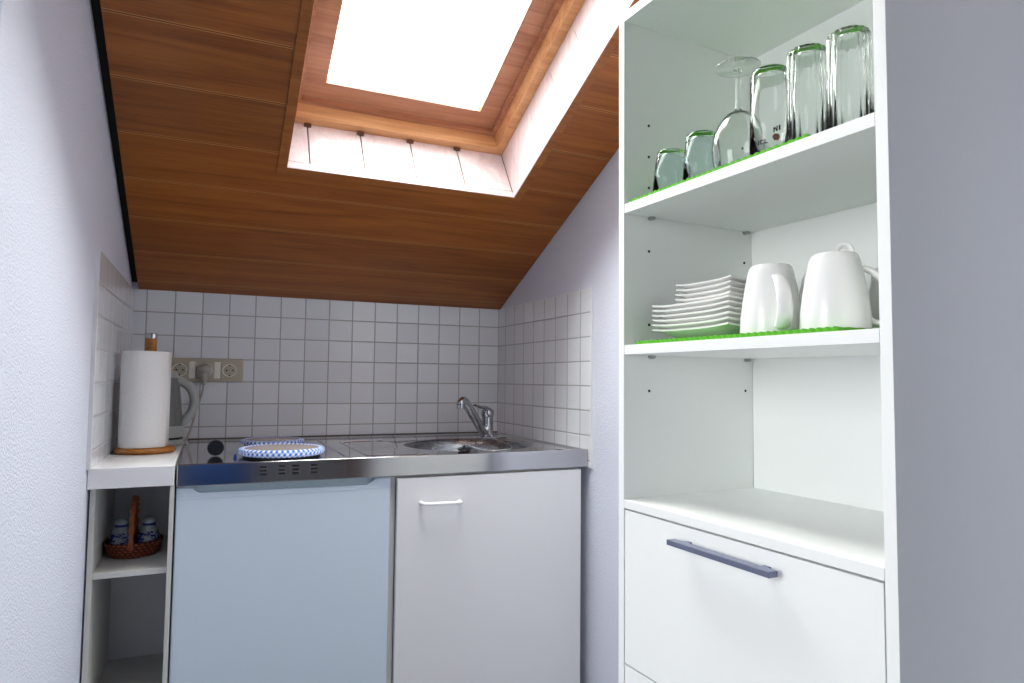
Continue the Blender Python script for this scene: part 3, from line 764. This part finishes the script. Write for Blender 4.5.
ORD5 = ['bottom', 'second from bottom', 'middle one', 'second from top', 'topmost']
for k in range(5):
    o = proto2 if k == 0 else proto2.copy(); COL.objects.link(o)
    o.location = U(0.054 + 0.059 + rp.uniform(-.001, .001), 0.3170 + rp.uniform(-.001, .001), zs + k * PITCH); o.rotation_euler = (0, 0, UR + rp.uniform(-.01, .01))
    tag(o, f'small square white plate, {ORD5[k]} of the five small ones in the stack', 'plate', 'small square plates')

# mugs, standing upside down
def mug_parts(root, hdir, R=0.0395, r=0.0270, H=0.0925):
    t = nb()
    prof = [(R, 0.0), (R + 0.0003, 0.002), (R - 0.0004, 0.02), (R - 0.0032, 0.042), (R - 0.0068, 0.064), (R - 0.0106, H - 0.009), (R - 0.0127, H - 0.0035), (R - 0.0150, H - 0.0008), (R - 0.018, H), (r - 0.006, H - 0.0003), (r - 0.007, H - 0.0018), (0, H - 0.0018),]
    inn = [(0, H - 0.006), (R - 0.019, H - 0.006), (R - 0.0145, H - 0.012), (R - 0.0065, 0.05), (R - 0.0035, 0.015), (R - 0.003, 0.001)]
    lathe(t, prof + inn, 64, closed=False)
    obj('cup', t, M_porc, root, angle=50)
    t = nb(); d = Vector((math.cos(hdir), math.sin(hdir), 0)); Z = Vector((0, 0, 1))
    hp = smooth_path([d * (R - 0.009) + Z * 0.0735, d * (R + 0.002) + Z * 0.0690, d * (R + 0.014) + Z * 0.0555, d * (R + 0.0225) + Z * 0.037, d * (R + 0.0225) + Z * 0.020, d * (R + 0.013) + Z * 0.0085, d * (R + 0.003) + Z * 0.0080, d * (R - 0.002) + Z * 0.013], 6)
    tube(t, hp, [0.0062 + 0.0022 * math.sin(PI * i / (len(hp) - 1)) for i in range(len(hp))], 16, flat=(0.55, 1.15), upv=tuple(d if abs(d.x) < 2 else d))
    obj('handle', t, M_porc, root, angle=60)
def mug(v, w, hdir, label):
    o = thing('mug', label, 'mug', U(v, w, ZS2), UR, 'white mugs upside down on the middle shelf')
    mug_parts(o, hdir); return o
mug(0.055, 0.1880, math.radians(-124), 'white upside-down mug right beside the stack of plates')
mug(0.055, 0.0925, math.radians(-48), 'white upside-down mug nearest the right side panel, handle to the right')
mug(0.165, 0.1900, math.radians(60), 'white upside-down mug peeping out between the two front mugs')
mug(0.207, 0.1120, math.radians(20), 'white upside-down mug at the back, half behind the right panel')
po = thing('sugar_pot', 'white pot with looped lid handle rising behind the right-hand mug', 'pot', U(0.120, 0.1260, ZS2), UR)
t = nb(); lathe(t, [(0, 0), (0.014, 0), (0.0165, 0.005), (0.0175, 0.03), (0.0168, 0.070), (0.0150, 0.086), (0.0140, 0.0885)], 40); obj('pot_body', t, M_porc, po, angle=60)
t = nb(); lathe(t, [(0.0142, 0.0885), (0.0146, 0.092), (0.009, 0.099), (0, 0.101)], 40); lidp = obj('lid', t, M_porc, po, angle=60)
t = nb(); tube(t, smooth_path([(0.0045, -0.0065, 0.097), (0.005, -0.008, 0.108), (0.0025, -0.0045, 0.116), (-0.002, 0.003, 0.116), (-0.005, 0.0075, 0.108), (-0.0045, 0.0065, 0.097)], 6), 0.0024, 12, flat=(0.8, 1.5)); obj('loop_handle', t, M_porc, lidp, angle=60)

# drinking glasses on the top shelf, upside down
def tumbler(root, R, r, H, m, ribs=0, th=0.0022):
    t = nb(); rf = (lambda a, z: 1 + 0.03 * math.cos(ribs * a)) if ribs else None
    n = 96 if ribs else 56
    prof = [(R - th * 0.5, 0.0), (R, 0.0012), ((R * 2 + r) / 3, H * 0.45), (r + 0.001, H - 0.008), (r, H - 0.003), (r - 0.003, H), (0, H - 0.0006)]
    inn = [(0, H - 0.009), (r - 0.0045, H - 0.0088), (r - 0.0026, H - 0.0115), ((R * 2 + r) / 3 - th, H * 0.45), (R - th, 0.0012)]
    lathe(t, [(R - th, 0.0012)] + prof + inn, n, rf=rf)
    bmesh.ops.remove_doubles(t, verts=t.verts[:], dist=1e-6)
    return obj('bowl', t, m, root, angle=50)
def glass(v, w, label, name='drinking_glass'):
    return thing(name, label, 'glass', U(v, w, ZS1), UR, 'drinking glasses on the top shelf')
g = glass(0.036, 0.3630, 'small teal-tinted tumbler upside down at the far end of the row'); tumbler(g, 0.0285, 0.0215, 0.0665, M_glass_t)
g = glass(0.036, 0.2955, 'taller teal-tinted tumbler upside down, second from the far end'); tumbler(g, 0.0280, 0.0225, 0.0720, M_glass_t)
g = glass(0.046, 0.2335, 'clear balloon wine glass upside down between the tumblers', 'wine_glass')
t = nb()
pr = [(0.0325, 0.0), (0.0350, 0.012), (0.0368, 0.030), (0.0350, 0.050), (0.0280, 0.068), (0.0165, 0.081), (0.0060, 0.087), (0.0, 0.0885)]
inn = [(0.0, 0.0845), (0.0060, 0.0835), (0.0158, 0.0785), (0.0266, 0.0665), (0.0335, 0.0495), (0.0353, 0.030), (0.0335, 0.012), (0.0311, 0.0)]
lathe(t, pr + inn + [pr[0]], 64); bmesh.ops.remove_doubles(t, verts=t.verts[:], dist=1e-6); obj('bowl', t, M_glass, g, angle=60)
t = nb(); lathe(t, [(0, 0.0890), (0.0050, 0.0890), (0.0036, 0.100), (0.0036, 0.138), (0.006, 0.146), (0.0, 0.146)], 24); obj('stem', t, M_glass, g)
t = nb(); lathe(t, [(0, 0.1465), (0.012, 0.1465), (0.031, 0.150), (0.031, 0.1515), (0, 0.1525)], 48); obj('foot', t, M_glass, g)
g = glass(0.034, 0.1670, 'clear printed glass upside down beside the balloon glass'); tumbler(g, 0.0265, 0.0240, 0.115, M_glass)
def on_cyl(t, R, a0, z, shapes, s, M_tilt=0.0):
    """small raised strokes wrapped on a cylinder; shapes are boxes (u0,u1,v0,v1) in letter units"""
    for (u0, u1, v0, v1) in shapes:
        n = 4; A = []
        for rr in (R + 0.0002, R + 0.0006):
            for i in range(n + 1):
                u = (u0 + (u1 - u0) * i / n) * s
                for vv in (v0, v1):
                    a = a0 + u / R; A.append(t.verts.new((rr * math.cos(a), rr * math.sin(a), z + vv * s + u * M_tilt)))
        k = (n + 1) * 2
        for i in range(n):
            a = 2 * i
            t.faces.new((A[a], A[a + 2], A[a + 3], A[a + 1])); t.faces.new((A[k + a], A[k + a + 1], A[k + a + 3], A[k + a + 2]))
            t.faces.new((A[a], A[k + a], A[k + a + 2], A[a + 2])); t.faces.new((A[a + 1], A[a + 3], A[k + a + 3], A[k + a + 1]))
        t.faces.new((A[0], A[1], A[k + 1], A[k])); t.faces.new((A[2 * n], A[k + 2 * n], A[k + 2 * n + 1], A[2 * n + 1]))
I_ = [(0, .3, 0, 1)]
def sh(L, d): return [(a + d, b + d, c, e) for a, b, c, e in L]
C_ = [(0, .25, 0, 1), (.25, .7, 0, .22), (.25, .7, .78, 1)]; L_ = [(0, .25, 0, 1), (.25, .7, 0, .25)]; N_ = [(0, .22, 0, 1), (.22, .4, .5, .9), (.4, .55, .15, .55), (.55, .77, 0, 1)]
FA = math.radians(-150)
t = nb(); on_cyl(t, 0.0262, FA - 0.42, 0.0095, I_ + sh(C_, .5) + sh(L_, 1.45), 0.0058); on_cyl(t, 0.0257, FA + 0.32, 0.0225, N_ + sh(I_, 1.0), 0.0066, 0.45)
obj('printed_lettering', t, M_print, g, smooth=False, label='black printed lettering')
t = nb(); on_cyl(t, 0.0260, FA + 0.28, 0.0125, [(0, 1, .25, .8), (.15, .85, 0, 1)], 0.0085); obj('printed_emblem', t, M_emblem, g, smooth=False, label='small brown printed emblem')
g = glass(0.038, 0.1130, 'ribbed clear glass upside down at the right end of the green mat'); tumbler(g, 0.0245, 0.0225, 0.120, M_glass, ribs=18)
g = glass(0.038, 0.0560, 'ribbed clear glass upside down nearest the right side panel'); tumbler(g, 0.0250, 0.0225, 0.120, M_glass, ribs=18)
g.location.z -= 0.0042

# ------------------------------------------------------------------ lift everything to floor level zero
for o in list(COL.objects):
    if o.parent is None: o.location.z += UP

# ------------------------------------------------------------------ light
w = bpy.data.worlds.new('sky'); sc.world = w; w.use_nodes = True
bg = w.node_tree.nodes['Background']; bg.inputs[0].default_value = (1.0, 0.99, 0.95, 1); bg.inputs[1].default_value = 4.0
def light(name, kind, loc, rot, energy, col, **kw):
    d = bpy.data.lights.new(name, kind); d.energy = energy; d.color = col
    for k, v in kw.items(): setattr(d, k, v)
    o = bpy.data.objects.new(name, d); COL.objects.link(o); o.location = loc; o.rotation_euler = rot; return o
light('window_daylight', 'AREA', (XROOM - 0.02, (WY0 + WY1) / 2, (WZ0 + WZ1) / 2 + UP), (0, -PI / 2, 0), 20.0, (0.96, 0.98, 1.0), shape='RECTANGLE', size=WZ1 - WZ0 - 0.12, size_y=WY1 - WY0 - 0.12)
yy, zz = sl((OS0 + OS1) / 2, 0.30)
light('skylight_daylight', 'AREA', ((OX0 + OX1) / 2, yy, zz + UP), (-math.atan(SL), 0, 0), 24.0, (1.0, 0.985, 0.95), shape='RECTANGLE', size=OX1 - OX0 - 0.1, size_y=OS1 - OS0 - 0.1)

# ------------------------------------------------------------------ camera
cam = bpy.data.cameras.new('camera'); co = bpy.data.objects.new('camera', cam); COL.objects.link(co)
cam.sensor_width = 36.0; cam.lens = 670.05 / 1024 * 36.0; cam.clip_start = 0.02
yw, pt, rl = math.radians(24.2795), math.radians(3.2827), math.radians(0.5877)
fw = Vector((math.sin(yw) * math.cos(pt), math.cos(yw) * math.cos(pt), math.sin(pt))); rt = Vector((math.cos(yw), -math.sin(yw), 0)); up = rt.cross(fw)
r2 = rt * math.cos(rl) + up * math.sin(rl); u2 = -rt * math.sin(rl) + up * math.cos(rl)
mw = Matrix((r2, u2, -fw)).transposed().to_4x4(); mw.translation = Vector((0.05594, -2.21117, 0.18564 + UP))
co.matrix_world = mw
sc.camera = co

sc.cycles.use_denoising = True
sc.cycles.max_bounces = 12; sc.cycles.diffuse_bounces = 6; sc.cycles.glossy_bounces = 6; sc.cycles.transmission_bounces = 12; sc.cycles.transparent_max_bounces = 12
sc.cycles.sample_clamp_indirect = 6.0
vs = sc.view_settings
vs.view_transform = 'Standard'; vs.look = 'None'; vs.gamma = 1.0; vs.use_curve_mapping = False; vs.exposure = 0.24
